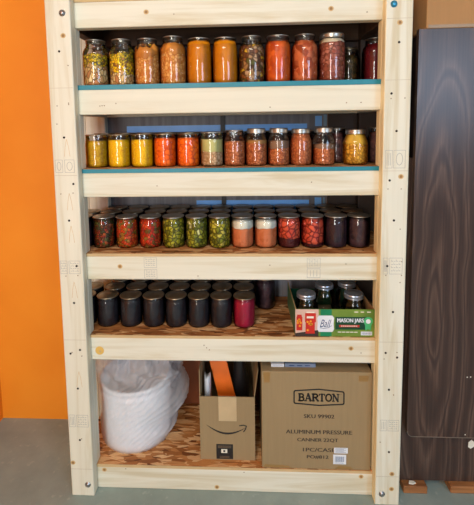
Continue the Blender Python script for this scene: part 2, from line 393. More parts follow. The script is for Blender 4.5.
# rails, blocks, panels
rail_marks = {
 0: dict(knots=[(-0.279, 1.828), (0.363, 1.821)], small=[(-0.181, 1.818), (0.485, 1.806)]),
 1: dict(small=[(-0.459, 1.504), (-0.451, 1.505), (-0.443, 1.505), (-0.40, 1.512), (0.153, 1.469+.02), (.42, 1.50), (.47, 1.50)]),
 2: dict(small=[(-0.26, 1.211), (.3, 1.22)]),
 3: dict(knots=[(-0.41, 0.907)], small=[(-0.117, 0.871), (0.426, 0.918), (0.15, 0.913)]),
 4: dict(yel=[(-0.503, 0.574)], small=[(-0.1, 0.60), (-.09, .59), (-.08, .582), (0.449, 0.59), (0.486, 0.577)], knots=[(0.449, .594)]),
 5: dict(knots=[(-0.507, 0.077), (-0.061, 0.016), (0.495, 0.077)], small=[(-0.421, 0.083), (0.046, 0.082)]),
}
for i, z in enumerate(ZB):
    b = MB(); b.box(-XO, XO, 0.0, 0.038, z, z+H, 'px', 0.0035)
    marks(b, 0.0, **rail_marks[i])
    if i == 3:
        for (x0, x1, z0, z1, k) in ((-.318, -.271, .903, .941, 1), (-.318, -.271, .862, .896, 1), (.286, .333, .903, .940, 1), (.286, .333, .866, .899, 2)): stamp(b, x0, x1, z0, z1, 0.0, k)
    b.build('front_rail', shelf)
    b = MB(); b.box(-0.556, 0.556, WY-0.042, WY-0.006, z, z+H, 'px' if i else 'browned', 0.003); b.build('back_rail', shelf)
    for s in (-1, 1):
        x0, x1 = sorted((s*0.545, s*0.583)); b = MB(); b.box(x0, x1, 0.038, WY-0.042, z, z+H, 'py' if i else 'browned', 0.003); b.build('side_rail', shelf)
    b = MB(); t = TH[i]
    b.box(-0.62, 0.62, 0.0015, WY-0.006, z+H, z+H+t, 'osb' if i else 'browned')
    b.box(-0.62, 0.62, 0.0, 0.0015, z+H, z+H+t, 'osbedge' if i not in (1, 2) else 'teal')
    b.build('shelf_board', shelf)
    if i < 5:
        zn = ZT[i+1]
        for s in (-1, 1):
            x0, x1 = sorted((s*XI, s*XO)); b = MB(); b.box(x0, x1, 0.0, 0.038, zn, z, 'pz' if s < 0 else 'pyel', 0.003); b.build('spacer_block', shelf)

# things behind the shelves
b = MB(); b.box(-0.75, 0.43, WY-0.0035, WY-0.0005, 0.545, 1.565, 'grey'); bp = b.build('backing_board')
tag(bp, 'grey board standing against the wall behind the jar shelves', 'board')
b = MB(); b.box(-0.75, 0.43, WY-0.0035, WY-0.0005, 1.5665, 1.98, 'shadeboard'); tag(b.build('shade_board'), 'brown shade board darkening the space behind the quart jars of the top jar shelf', 'board')  # board added where shade darkens the back
b = MB(); b.box(0.4315, 0.69, WY-0.0035, WY-0.0005, 0.545, 1.98, 'shadeboard'); tag(b.build('shade_board'), 'narrow brown shade board darkening the space behind the right end of the jar shelves', 'board')  # brown panel darkened and carried right in place of shade
for (x0, x1, z0, z1, k, nm) in ((-.47, .34, 1.398, 1.432, 'bluearea', 'blue_strip'), (-.16, .35, 1.02, 1.09, 'bluearea', 'blue_strip'), (.375, .405, 1.42, 1.465, 'bluearea', 'blue_patch'), (.412, .426, 1.42, 1.47, 'palebluearea', 'blue_patch'), (.375, .405, 1.03, 1.10, 'bluearea', 'blue_patch'), (.412, .420, 1.03, 1.10, 'palebluearea', 'blue_patch')):
    q = MB(); q.box(x0, x1, WY-0.0042, WY-0.0035, z0, z1, k); o = q.build(nm, bp); o['label'] = 'flat blue area'  # flat blue strips and patches set on the grey board
b = MB(); b.box(-0.044, -0.024, WY-0.014, WY-0.0045, 0.63, 1.772, 'blackstrip'); o = b.build('back_strip', shelf); o['label'] = 'narrow black strip'  # narrow black strip down the middle of the back

M_['wallshade'] = plain('reddish brown wall shade', (122, 62, 30), 0.5)  # orange wall in shade, painted as a reddish brown sheet
b = MB(); b.box(-.53, .53, WY-.0056, WY-.0020, ZT[5]+.0003, .5360, 'wallshade')
tag(b.build('wall_shade_sheet'), 'reddish brown sheet standing in for shaded wall behind the bottom shelf', 'board')
b = MB(); b.box(-.74, -.646, WY-.042, WY-.004, 0, 2.02, 'pz', .004); o = b.build('post', shelf)

# ------------------------------------------------------------------ jars
def jar_profile(kind):
    """outer glass profile, ring radius, ring bottom z, total height"""
    if kind == 'wide_pint':   # nearly straight sides
        r = 0.0436; h = 0.119
        return [(0.006, 0.003), (r-.008, .0015), (r-.003, 0.0), (r-.0006, .004), (r, .010), (r, .085), (r-.0005, .094), (r-.0018, .099), (r-.0025, .103), (r-.0025, h-.002)], r+.0006, h-.0165, h
    if kind == 'pint':
        r = 0.0412; h = 0.137
        return [(0.006, 0.003), (r-.008, .0015), (r-.003, 0.0), (r-.0006, .004), (r, .010), (r, .088), (r-.0015, .096), (r-.006, .105), (.0335, .112), (.0325, .118), (.0325, h-.002)], .0352, h-.0175, h
    if kind == 'quart':
        r = 0.0475; h = 0.170
        return [(0.006, 0.003), (r-.009, .0015), (r-.003, 0.0), (r-.0006, .005), (r, .012), (r, .118), (r-.0015, .128), (r-.006, .138), (.0365, .144), (.0345, .149), (.0345, h-.002)], .0372, h-.0185, h
    if kind == 'wide_quart':
        r = 0.0468; h = 0.168
        return [(0.006, 0.003), (r-.009, .0015), (r-.003, 0.0), (r-.0006, .005), (r, .012), (r, .126), (r-.001, .134), (r-.003, .142), (.0400, .147), (.0400, h-.002)], .0424, h-.0175, h
    if kind == 'round_pint':
        r = 0.0470; h = 0.131
        return [(0.006, 0.003), (r-.012, .0015), (r-.007, 0.0), (r-.002, .008), (r, .022), (r, .070), (r-.002, .086), (r-.007, .098), (.0365, .106), (.034, .110), (.034, h-.002)], .0368, h-.0175, h
    if kind == 'small_pint':
        r = 0.036; h = 0.118
        return [(0.006, 0.003), (r-.008, .0015), (r-.003, 0.0), (r-.0006, .004), (r, .010), (r, .080), (r-.002, .088), (r-.005, .094), (.030, .098), (.030, h-.002)], .0325, h-.0165, h
def inner_r(prof, z, gap=0.0008):
    for (r0, z0), (r1, z1) in zip(prof[3:], prof[4:]):
        if z0 <= z <= z1 and z1 > z0: return r0+(r1-r0)*(z-z0)/(z1-z0)-gap
    return prof[3][0]-gap
jar_mesh_cache = {}
def jar_parts(kind, lidk, seg):
    key = (kind, lidk, seg)
    if key in jar_mesh_cache: return jar_mesh_cache[key]
    prof, rr, zb, h = jar_profile(kind)
    g = MB(); g.lathe(prof, 'glass', seg, cap0=True)
    # screw threads as a raised ridge under the band
    g.lathe([(rr-.0022, zb-.004), (rr-.0008, zb-.003), (rr-.0022, zb-.002)], 'glass', seg)
    if lidk in 'nd':            # bare thread below a flat lid: three raised turns of glass
        for q_ in range(3):
            zz = h-.0145+.0042*q_; rg = prof[-1][0]
            g.lathe([(rg, zz-.0012), (rg+.0014, zz), (rg, zz+.0012)], 'glass', seg)
    go = g.build('glass_jar'); res = [('glass_jar', go.data)]; tmp = [go]
    bd, ld = {'n': ('band', 'lid'), 'd': ('banddark', 'liddark'), 's': ('bandsilver', 'bandsilver'), 'b': ('band', 'lid')}[lidk]
    if lidk in 'sb':
        q = MB()
        q.lathe([(rr-.0015, zb), (rr+.0004, zb+.0005), (rr, zb+.002), (rr-.0008, zb+.004), (rr, zb+.006), (rr-.0008, zb+.008), (rr, zb+.010), (rr-.0004, h-.004), (rr-.0014, h-.0012), (rr-.003, h-.0003), (rr-.0055, h), (rr-.0062, h-.0012)], bd, seg)
        qo = q.build('screw_band'); res.append(('screw_band', qo.data)); tmp.append(qo)
    l = MB(); e = rr-.0012
    l.lathe([(e-.002, h-.0042), (e, h-.0042), (e+.0004, h-.003), (e, h-.0014), (e-.0012, h-.0004), (e-.003, h-.0003), (e-.0055, h-.0010), (e-.011, h-.0010), (e-.012, h-.0004), (.010, h-.0004), (0.0005, h-.0004)], ld if lidk in 'sb' else bd, seg, cap1=True)
    lo = l.build('lid'); res.append(('lid', lo.data)); tmp.append(lo)
    for o in tmp: bpy.data.objects.remove(o)
    jar_mesh_cache[key] = res; return res
cont_cache = {}
def contents(kind, layers, seg):
    """layers: list of (z_top_fraction, material); returns meshes"""
    key = (kind, tuple((a, m.name) for a, m in layers), seg)
    if key in cont_cache: return cont_cache[key]
    prof, rr, zb, h = jar_profile(kind); out = []; z0 = 0.0035
    for frac, m in layers:
        z1 = h*frac; zs = [z0+(z1-z0)*k/8 for k in range(9)]
        g = MB(); pr_ = [(max(inner_r(prof, z), .01), z) for z in zs]
        if z0 < .004: pr_[0] = (pr_[0][0]-.003, z0)
        rd = random.Random(len(cont_cache)*7+len(out))
        ph = rd.random()*6
        amp = 0.0012 if frac == layers[-1][0] else 0.0022
        if any('noodle' in m_.name or 'mixed corn' in m_.name or 'tan beans' in m_.name for _, m_ in layers) and frac != layers[-1][0]: amp = .008
        if m.name == 'yellow green vegetables': amp = .006
        def wav(a, zz, amp): return amp*(.6*math.sin(2*a+zz*300)+.5*math.sin(5*a+zz*900)+.5*math.sin(9*a+zz*500))
        zlo, alo = z0, (0 if z0 < .004 else last)
        def fn(r, z, a, z1=z1, zlo=zlo, alo=alo, amp=amp):
            t = (z-zlo)/(z1-zlo); return (r, z+t*wav(a, z1, amp)+(1-t)*wav(a, zlo-.0002, alo))
        last = amp
        g.lathe(pr_, m, seg, fn=fn, cap0=True, cap1=True)
        o = g.build('contents'); out.append(o.data); bpy.data.objects.remove(o); z0 = z1+0.0002
    cont_cache[key] = out; return out
def make_jar(name, label, loc, kind, layers, lidk='n', group=None, seg=36, scale=1.0, rz=0.0):
    root = thing(name, label, 'jar', loc, group, rz); root.scale = (scale,)*3 if isinstance(scale, float) else scale
    def ch(n, me):
        o = bpy.data.objects.new(n, me); C.objects.link(o); o.parent = root; return o
    for n_, me_ in jar_parts(kind, lidk, seg): ch(n_, me_)
    for k, me in enumerate(contents(kind, layers, seg) if layers else []): ch('contents' if k == 0 else 'top_layer', me)
    return root
def dup(root, loc, label, rz=None):
    r = root.copy(); C.objects.link(r); r.location = loc; r['label'] = label
    if rz is not None: r.rotation_euler = (0, 0, rz)
    for c in list(root.children):
        d = c.copy(); C.objects.link(d); d.parent = r
    return r

FD = {}
FD['noodle'] = food('pale noodles and meat', [(0, (214, 164, 100)), (.35, (232, 194, 130)), (.7, (196, 130, 78)), (.9, (240, 214, 160))], 75, .7, (120, 86, 46), .12, (1, 1, .6))
FD['yelgreen'] = food('yellow green vegetables', [(0, (222, 180, 20)), (.3, (158, 138, 24)), (.55, (236, 200, 40)), (.75, (112, 92, 38)), (.88, (190, 130, 60))], 120, .7, (84, 66, 28), .15)
FD['corn'] = food('mixed corn and vegetables', [(0, (255, 206, 10)), (.4, (214, 150, 30)), (.6, (255, 220, 40)), (.8, (150, 100, 50))], 120, .7, (120, 84, 36), .15)
FD['beantan'] = food('tan beans in broth', [(0, (222, 156, 74)), (.5, (236, 180, 104)), (.8, (204, 124, 50))], 95, .8, (186, 108, 38), .14)
FD['brothtan'] = food('tan bean broth', [(0, (186, 114, 42)), (1, (204, 132, 54))], 30, .2)
FD['gold'] = food('golden puree', [(0, (196, 116, 8)), (1, (212, 132, 14))], 40, .25)
FD['mixveg'] = food('mixed chopped vegetables', [(0, (168, 120, 70)), (.2, (216, 170, 48)), (.35, (110, 64, 34)), (.55, (190, 150, 110)), (.75, (150, 86, 40)), (.9, (96, 90, 40))], 70, .8, (70, 42, 22), .15)
FD['redsauce'] = food('orange red meat sauce', [(0, (206, 84, 20)), (.5, (220, 102, 30)), (1, (180, 64, 16))], 60, .5)
FD['redsauce2'] = food('chunky red sauce', [(0, (188, 82, 40)), (.4, (150, 62, 30)), (.7, (206, 112, 66))], 60, .6)
FD['pinkmeat'] = food('reddish brown meat', [(0, (162, 84, 64)), (.4, (134, 62, 46)), (.7, (182, 110, 90))], 70, .7, (100, 46, 34), .12)
FD['fat'] = food('pale fat', [(0, (196, 178, 150)), (1, (220, 208, 184))], 50, .3)
FD['yellow'] = food('yellow kernels', [(0, (250, 200, 10)), (.5, (255, 214, 20)), (1, (240, 180, 6))], 150, .35, (226, 160, 4), .15)
FD['dullyellow'] = food('dull yellow kernels', [(0, (220, 170, 20)), (.5, (232, 184, 30)), (1, (200, 146, 14))], 150, .35, (176, 122, 10), .15)
FD['carrot'] = food('carrot slices', [(0, (255, 108, 10)), (.5, (255, 128, 20)), (1, (246, 94, 8))], 55, .9, (214, 76, 12), .12)
FD['whitebean'] = food('white beans', [(0, (210, 172, 130)), (.5, (226, 190, 150)), (1, (192, 146, 104))], 80, .9, (170, 124, 78), .15)
FD['whiteliq'] = food('cloudy pale liquid', [(0, (196, 184, 118)), (1, (206, 196, 132))], 20, .1)
FD['pinkbean'] = food('pinkish beans', [(0, (206, 112, 60)), (.5, (222, 138, 84)), (1, (184, 92, 44))], 95, .8, (140, 66, 36), .15)
FD['broth'] = food('brown broth', [(0, (170, 118, 62)), (1, (184, 130, 70))], 20, .1)
FD['greyliq'] = food('greyish liquid', [(0, (132, 98, 76)), (1, (150, 116, 92))], 20, .1)
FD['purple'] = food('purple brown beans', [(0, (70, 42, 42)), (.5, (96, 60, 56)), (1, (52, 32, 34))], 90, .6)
FD['chick'] = food('chickpeas', [(0, (230, 168, 50)), (.5, (244, 190, 72)), (1, (208, 144, 36))], 85, 1.0, (160, 110, 34), .16)
FD['chickliq'] = food('yellow chickpea liquid', [(0, (214, 172, 64)), (1, (226, 186, 78))], 20, .1)
FD['relish'] = food('dark red and green relish', [(0, (120, 60, 26)), (.25, (92, 84, 34)), (.5, (160, 50, 24)), (.7, (70, 60, 26)), (.86, (178, 84, 36))], 100, .7, (50, 30, 16), .12)
FD['salsa1'] = food('red orange and green salsa', [(0, (206, 66, 22)), (.3, (168, 110, 34)), (.5, (214, 90, 30)), (.7, (120, 104, 34)), (.85, (190, 50, 20))], 90, .7, (120, 50, 16), .12)
FD['salsa2'] = food('red salsa', [(0, (206, 54, 22)), (.4, (186, 44, 18)), (.6, (110, 80, 30)), (.75, (220, 80, 34)), (.9, (156, 110, 44))], 90, .7, (120, 34, 14), .12)
FD['pickle'] = food('green pickle slices', [(0, (186, 172, 40)), (.3, (140, 138, 26)), (.55, (206, 190, 64)), (.75, (112, 108, 20)), (.9, (216, 192, 84))], 62, .9, (78, 72, 20), .2)
FD['pickle2'] = food('green pickles with onion', [(0, (190, 178, 52)), (.3, (132, 132, 28)), (.5, (232, 220, 150)), (.68, (156, 150, 36)), (.88, (90, 98, 28))], 66, .9, (74, 72, 22), .2)
FD['apricot'] = food('apricot pulp', [(0, (206, 118, 72)), (.5, (216, 130, 84)), (1, (196, 106, 60))], 60, .3)
FD['foam'] = food('white foam', [(0, (214, 206, 188)), (1, (232, 226, 210))], 60, .3)
FD['peach'] = food('red peach halves', [(0, (214, 78, 52)), (.5, (228, 102, 70)), (1, (196, 60, 42))], 46, 1.0, (120, 26, 22), .16)
FD['darksyrup'] = food('dark red syrup', [(0, (58, 16, 20)), (1, (84, 24, 26))], 40, .2)
FD['darkberry'] = food('dark berry preserve', [(0, (44, 28, 38)), (.5, (60, 38, 46)), (1, (34, 22, 30))], 60, .4)
FD['darkberry2'] = food('dark plum preserve', [(0, (62, 42, 50)), (.5, (78, 54, 60)), (1, (50, 34, 40))], 60, .4)
FD['blackjam'] = food('blackish jam', [(0, (34, 32, 38)), (.5, (50, 44, 48)), (1, (40, 28, 30))], 40, .3)
FD['magenta'] = food('crimson juice', [(0, (158, 22, 54)), (1, (176, 30, 64))], 30, .15)
FD['darkred'] = food('dark red preserve', [(0, (82, 14, 20)), (1, (104, 22, 28))], 40, .2)
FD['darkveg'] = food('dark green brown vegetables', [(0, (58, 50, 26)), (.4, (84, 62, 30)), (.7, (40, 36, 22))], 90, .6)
def rz(): return random.uniform(0, 6.28)

# top shelf with jars (ZT[1])
z1 = ZT[1]+.0002; Y1 = 0.072
top = [
 (-.492, 'quart', [(.42, 'noodle'), (.66, 'yelgreen')], 'quart jar of pale noodles under yellow-green vegetables, top row, beside left post', 1.0),
 (-.393, 'quart', [(.25, 'noodle'), (.52, 'corn'), (.70, 'yelgreen')], 'quart jar with a bright yellow corn layer over pale noodles, second in top row', 1.0),
 (-.297, 'quart', [(.58, 'beantan'), (.82, 'brothtan'), (.87, 'mixveg')], 'quart jar of tan bean soup with dark bits floating on top', 1.0),
 (-.200, 'quart', [(.62, 'beantan'), (.85, 'brothtan')], 'quart jar of tan bean soup under clear orange broth, taller than its left neighbour', 1.03),
 (-.103, 'wide_quart', [(.93, 'gold')], 'wide-mouth quart of golden orange puree, left one of the pair', 0.99),
 (-.007, 'wide_quart', [(.93, 'gold')], 'wide-mouth quart of golden orange puree, right one of the pair', 0.985),
 (.091, 'quart', [(.80, 'mixveg')], 'quart jar of chunky mixed vegetables and yellow corn between puree and red sauce', 0.995),
 (.187, 'wide_quart', [(.86, 'redsauce')], 'quart jar of smooth orange-red sauce right of the mixed vegetable jar', 1.0),
 (.284, 'quart', [(.86, 'redsauce2')], 'quart jar of chunky orange-red meat sauce, second from right of the bright row', 1.0),
 (.382, 'wide_quart', [(.80, 'pinkmeat'), (.88, 'fat')], 'quart jar of reddish meat with a pale fat layer on top', 1.02)]
GQ = 'quart jars on the top jar shelf'
for x, kd, lay, lab, s in top:
    make_jar('canning_jar', lab, (x, Y1, z1), kd, [(f, FD[m]) for f, m in lay], 'b' if x > .35 else 'n', GQ, 40, float(s), rz())
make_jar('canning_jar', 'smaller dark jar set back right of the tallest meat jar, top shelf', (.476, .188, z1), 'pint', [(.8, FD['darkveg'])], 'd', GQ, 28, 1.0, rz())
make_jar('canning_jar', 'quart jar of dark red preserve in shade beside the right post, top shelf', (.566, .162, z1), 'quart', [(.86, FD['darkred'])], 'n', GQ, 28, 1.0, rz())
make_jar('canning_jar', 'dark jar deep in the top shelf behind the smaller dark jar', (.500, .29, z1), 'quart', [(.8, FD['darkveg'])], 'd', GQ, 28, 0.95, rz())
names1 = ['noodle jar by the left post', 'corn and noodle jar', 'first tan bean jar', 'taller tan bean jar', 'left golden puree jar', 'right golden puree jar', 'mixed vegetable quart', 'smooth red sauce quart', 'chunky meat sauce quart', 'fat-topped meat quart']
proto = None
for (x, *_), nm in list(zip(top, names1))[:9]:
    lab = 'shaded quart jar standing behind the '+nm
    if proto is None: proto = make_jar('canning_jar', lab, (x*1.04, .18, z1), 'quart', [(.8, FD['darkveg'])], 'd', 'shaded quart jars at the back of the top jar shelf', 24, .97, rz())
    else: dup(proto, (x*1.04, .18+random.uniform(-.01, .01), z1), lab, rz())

# second shelf (ZT[2])
z2 = ZT[2]+.0002; Y2 = 0.092
sec = [
 (-.511, 'wide_pint', [(.80, 'dullyellow')], 'pint jar of dull yellow corn, leftmost of the second jar row', 'd', 1.06, 'dull corn jar'),
 (-.423, 'wide_pint', [(.82, 'yellow')], 'pint jar of bright yellow corn next to the dull yellow one', 'd', 1.06, 'first bright corn jar'),
 (-.333, 'wide_pint', [(.82, 'yellow')], 'pint jar of bright yellow corn touching the carrots', 'd', 1.06, 'corn jar beside the carrots'),
 (-.244, 'wide_pint', [(.86, 'carrot')], 'pint jar of orange carrot slices beside the corn', 'd', 1.06, 'left carrot jar'),
 (-.155, 'wide_pint', [(.86, 'carrot')], 'pint jar of orange carrot slices beside the white beans', 'd', 1.06, 'right carrot jar'),
 (-.064, 'wide_pint', [(.42, 'whitebean'), (.78, 'whiteliq')], 'pint jar of white beans in cloudy pale liquid', 'n', 1.09, 'white bean jar'),
 (.023, 'pint', [(.68, 'pinkbean')], 'pint jar of pinkish beans right of the white bean jar', 'n', .99, 'first pink bean jar'),
 (.106, 'pint', [(.60, 'pinkbean'), (.68, 'broth')], 'pint jar of orange-pink beans with thin broth layer, middle of second row', 'b', 1.025, 'middle pink bean jar'),
 (.191, 'pint', [(.46, 'pinkbean'), (.66, 'greyliq')], 'pint jar half full of pink beans under greyish liquid', 'b', 1.025, 'grey liquid bean jar'),
 (.274, 'pint', [(.86, 'pinkbean')], 'pint jar packed with orange-pink beans up to the neck', 'b', 1.0, 'packed bean jar'),
 (.360, 'pint', [(.44, 'pinkbean'), (.56, 'greyliq')], 'pint jar of orange-pink beans with dark empty top half', 'b', 1.02, 'half-empty bean jar'),
 (.478, 'round_pint', [(.58, 'chick'), (.86, 'chickliq')], 'round pint jar of yellow chickpeas at the right end of the second row', 'b', 1.0, 'chickpea jar')]
G2 = 'pint jars on the second jar shelf'
for x, kd, lay, lab, lk, s, nm in sec:
    make_jar('canning_jar', lab, (x, Y2, z2), kd, [(f, FD[m]) for f, m in lay], lk, G2, 36, (1.0, 1.0, s), rz())
make_jar('canning_jar', 'pint jar of dark purple beans set back left of the chickpea jar', (.427, .172, z2), 'pint', [(.86, FD['purple'])], 'd', G2, 28, 1.0, rz())
make_jar('canning_jar', 'shaded dark jar right of the chickpeas against the post, second shelf', (.585, .165, z2), 'pint', [(.86, FD['purple'])], 'n', G2, 28, 1.0, rz())
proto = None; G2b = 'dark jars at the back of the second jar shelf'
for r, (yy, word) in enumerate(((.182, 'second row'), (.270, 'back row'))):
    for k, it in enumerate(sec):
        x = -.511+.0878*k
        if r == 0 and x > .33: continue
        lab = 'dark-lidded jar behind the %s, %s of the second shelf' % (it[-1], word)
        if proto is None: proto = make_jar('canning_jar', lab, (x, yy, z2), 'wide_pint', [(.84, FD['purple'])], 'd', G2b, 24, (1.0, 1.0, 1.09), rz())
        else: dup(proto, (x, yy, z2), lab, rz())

# third shelf (ZT[3])
z3 = ZT[3]+.0002
third = [
 (-.502, [(.90, 'relish')], 'pint jar of dark red and green relish, leftmost of the third row', 'relish jar'),
 (-.409, [(.90, 'salsa1')], 'pint jar of orange-red salsa flecked with green', 'green-flecked salsa jar'),
 (-.315, [(.90, 'salsa2')], 'pint jar of bright red salsa next to the green pickles', 'red salsa jar'),
 (-.223, [(.91, 'pickle')], 'pint jar of yellow-green pickle slices beside the red salsa', 'first pickle jar'),
 (-.131, [(.91, 'pickle2')], 'pint jar of green pickles with pale onion pieces, middle of three', 'onion pickle jar'),
 (-.041, [(.91, 'pickle')], 'pint jar of green pickle slices beside the foam-topped apricot', 'right pickle jar'),
 (.050, [(.62, 'apricot'), (.86, 'foam')], 'pint jar of apricot pulp with white foam top, beside the pickles', 'left apricot jar'),
 (.141, [(.62, 'apricot'), (.86, 'foam')], 'pint jar of apricot pulp with white foam top, beside the red peaches', 'right apricot jar'),
 (.231, [(.30, 'darksyrup'), (.91, 'peach')], 'pint jar of red peaches floating over dark syrup', 'floating peach jar'),
 (.322, [(.14, 'darksyrup'), (.90, 'peach')], 'pint jar of red peach pieces filling most of the jar', 'full peach jar'),
 (.411, [(.90, 'darkberry')], 'pint jar of nearly black berry preserve right of the peaches', 'black berry jar'),
 (.499, [(.90, 'darkberry2')], 'pint jar of dark plum preserve at the right end, third row', 'plum jar')]
G3 = 'pint jars along the front of the third jar shelf'
for x, lay, lab, nm in third:
    make_jar('canning_jar', lab, (x, .106, z3), 'wide_pint', [(f, FD[m]) for f, m in lay], 'n', G3, 36, (1.0, 1.0, 1.02), rz())
proto = None; G3b = 'dark-lidded jars behind the front row of the third jar shelf'
for r, (yy, word) in enumerate(((.106, 'front row'), (.194, 'second row'), (.2825, 'back row'))):
    for k in range(13):
        if k == 0 and r == 2: continue      # the back post stands there
        if k == 0: x = -.592; ref = 'half hidden behind the left post, %s of the third shelf' % word
        elif r == 0: continue
        else: x = third[k-1][0]; ref = 'behind the %s, %s of the third shelf' % (third[k-1][3], word)
        if r == 2 and k == 0: yy = .273
        elif r == 2: yy = .2825
        lab = 'dark-lidded pint jar '+ref
        if proto is None: proto = make_jar('canning_jar', lab, (x, yy, z3), 'wide_pint', [(.84, FD['darkberry'])], 'd', G3b, 28, (1.0, 1.0, 1.02), rz())
        else: dup(proto, (x, yy, z3), lab, rz())

# fourth shelf (ZT[4])
z4 = ZT[4]+.0002
X4 = [-.498, -.404, -.311, -.220, -.129, -.039]
n4 = ['leftmost full jar', 'second dark jam jar', 'third dark jam jar', 'fourth dark jam jar', 'fifth dark jam jar', 'jar beside the crimson one']
l4 = ['pint jar of blackish jam, leftmost fully visible on the fourth shelf', 'pint jar of blackish jam, second from the left on the fourth shelf', 'pint jar of blackish jam, third from the left on the fourth shelf', 'pint jar of blackish jam, fourth from the left on the fourth shelf', 'pint jar of blackish jam, second to the left of the crimson jar', 'pint jar of blackish jam directly left of the crimson jar']
G4 = 'pint jars of dark jam on the fourth shelf'
proto = None
for x, lab in zip(X4, l4):
    if proto is None: proto = make_jar('canning_jar', lab, (x, .1, z4), 'wide_pint', [(.93, FD['blackjam'])], 'd', G4, 36, 1.0, rz())
    else: dup(proto, (x, .1, z4), lab, rz())
make_jar('canning_jar', 'pint jar of bright crimson juice at the right end of the dark jam row', (.053, .1, z4), 'wide_pint', [(.92, FD['magenta'])], 'd', G4, 36, 1.0, rz())
proto2 = make_jar('canning_jar', 'tall jar of dark purple jam standing alone behind and right of the crimson jar', (.146, .262, z4), 'wide_pint', [(.86, FD['darkberry2'])], 'd', G4, 28, (1.0, 1.0, 1.12), rz())
for yy, word in ((.1, 'front row'), (.189, 'second row')):
    if word != 'back row' or True:
        x = -.592
        dup(proto, (x, yy, z4), 'dark jam jar half hidden behind the left post, %s of the fourth shelf' % word, rz())
for yy, word in ((.189, 'second row'), (.2775, 'back row')):
    for x, nm in list(zip(X4, n4))+[(.052, 'crimson jar')]:
        dup(proto, (x, yy, z4), 'dark-lidded jam jar behind the %s, %s of the fourth shelf' % (nm, word), rz())

# ------------------------------------------------------------------ carton tray of empty mason jars
bz = z4
tray = thing('carton_tray', 'green printed cardboard tray of empty canning jars at the right of the fourth shelf', 'box', (0, 0, 0))
x0, x1, ya, yb = .244, .5345, .006, .268; zt = .742; w = .003
b = MB(); b.box(x0, x1, ya, ya+w, bz, zt, 'lime'); b.build('front_wall', tray)
b = MB(); b.box(x0, x0+w, ya+w, yb-w, bz, zt, 'grnside'); b.box(x0-.0002, x0+w+.0002, ya+w, yb-w, zt, zt+.001, 'cardedge'); b.build('side_wall', tray)
b = MB(); b.box(x1-w, x1, ya+w, yb-w, bz, zt, 'cardgold'); b.build('side_wall', tray)
b = MB(); b.box(x0, x1, yb-w, yb, bz, zt-.03, 'darkgreen'); b.build('back_wall', tray)  # dark green stands in for the shadow inside the tray
b = MB(); b.box(x0+w, x1-w, ya+w, yb-w, bz, bz+w, 'card'); b.build('bottom', tray)
y = ya
def patch(parent, name, pts, key, y, t=0.0004): 
    q = MB(); q.poly([(px, y, pz) for px, pz in pts], key, (0, -t, 0)); return q.build(name, parent)
# printed picture of three filled jars
q = MB(); q.poly([(x0, y, bz), (.330, y, bz), (.330, y, zt), (x0, y, zt)], 'pinkwhite', (0, -.0003, 0))
q.poly([(x0, y-.0003, bz), (.330, y-.0003, bz), (.330, y-.0003, bz+.025), (x0, y-.0003, bz+.012)], 'brownink', (0, -.0001, 0))
for (cx_, cz, ww, hh, k1, k2) in ((.259, .690, .022, .060, 'red', 'darkgreen'), (.300, .712, .040, .040, 'red', 'orangeprint'), (.299, .681, .034, .066, 'red', 'orangeprint')):
    yy = y-.0005 if cx_ != .299 else y-.0008
    q.poly([(cx_-ww/2, yy, cz-hh/2), (cx_+ww/2, yy, cz-hh/2), (cx_+ww/2, yy, cz+hh*.35), (cx_+ww*.36, yy, cz+hh*.44), (cx_-ww*.36, yy, cz+hh*.44), (cx_-ww/2, yy, cz+hh*.35)], k1, (0, -.0002, 0))
    q.poly([(cx_-ww*.38, yy-.0002, cz+hh*.40), (cx_+ww*.38, yy-.0002, cz+hh*.40), (cx_+ww*.38, yy-.0002, cz+hh*.52), (cx_-ww*.38, yy-.0002, cz+hh*.52)], 'offwhite' if k2 != 'darkgreen' else 'red', (0, -.0002, 0))
    rd = random.Random(int(cx_*1000))
    for _ in range(6): q.disc(cx_+rd.uniform(-.3, .3)*ww, cz+rd.uniform(-.35, .25)*hh, yy-.0002, .0045, 'orangeprint', .0002, 8)
q.build('printed_picture', tray)
patch(tray, 'green_band', [(.337, bz), (.378, bz), (.378, zt), (.337, zt)], 'green', y)
q = MB(); e = [(.328+.003, .655), (.384-.003, .655), (.387, .665), (.3855, .687), (.387, .709), (.384-.003, .7185), (.328+.003, .7185), (.325, .709), (.3265, .687), (.325, .665)]
q.poly([(a, y-.0005, c) for a, c in e], 'white', (0, -.0003, 0)); q.build('logo_shield', tray)
lettering('Ball', .356, .688, y-.0010, .042, .030, 'navy', tray, shear=.45, bold=.0)
q = MB(); q.ribbon([(.335, .671), (.350, .668), (.368, .672), (.378, .680)], .0014, 'navy', y-.0008, .0003); q.build('logo_underline', tray)
patch(tray, 'dark_panel', [(.392, .6645), (.512, .6645), (.512, .7135), (.392, .7135)], 'darkgreen', y)
lettering('MASON JARS', .4475, .698, y-.0008, .097, .0200, 'white', tray, bold=.035)
patch(tray, 'red_ribbon', [(.404, .6745), (.482, .6745), (.478, .6785), (.482, .6825), (.404, .6825), (.408, .6785)], 'red', y-.0005)
q = MB()
for k in range(9): q.box(.413+k*.0068, .4175+k*.0068, y-.0011, y-.0009, .6768, .6802, 'offwhite')
q.build('ribbon_lettering', tray)
q = MB(); q.poly([(.512+.0165*(1+.08*(k % 2))*math.cos(k*PI/12), y-.0005, .697+.0165*(1+.08*(k % 2))*math.sin(k*PI/12)) for k in range(24)], 'badge', (0, -.0003, 0))
q.poly([(.500, y-.0004, .690), (.512, y-.0004, .683), (.524, y-.0004, .690), (.522, y-.0004, .661), (.512, y-.0004, .667), (.502, y-.0004, .661)], 'badge', (0, -.0003, 0))
q.disc(.512, .697, y-.0008, .009, 'white', .0002); q.build('award_badge', tray)
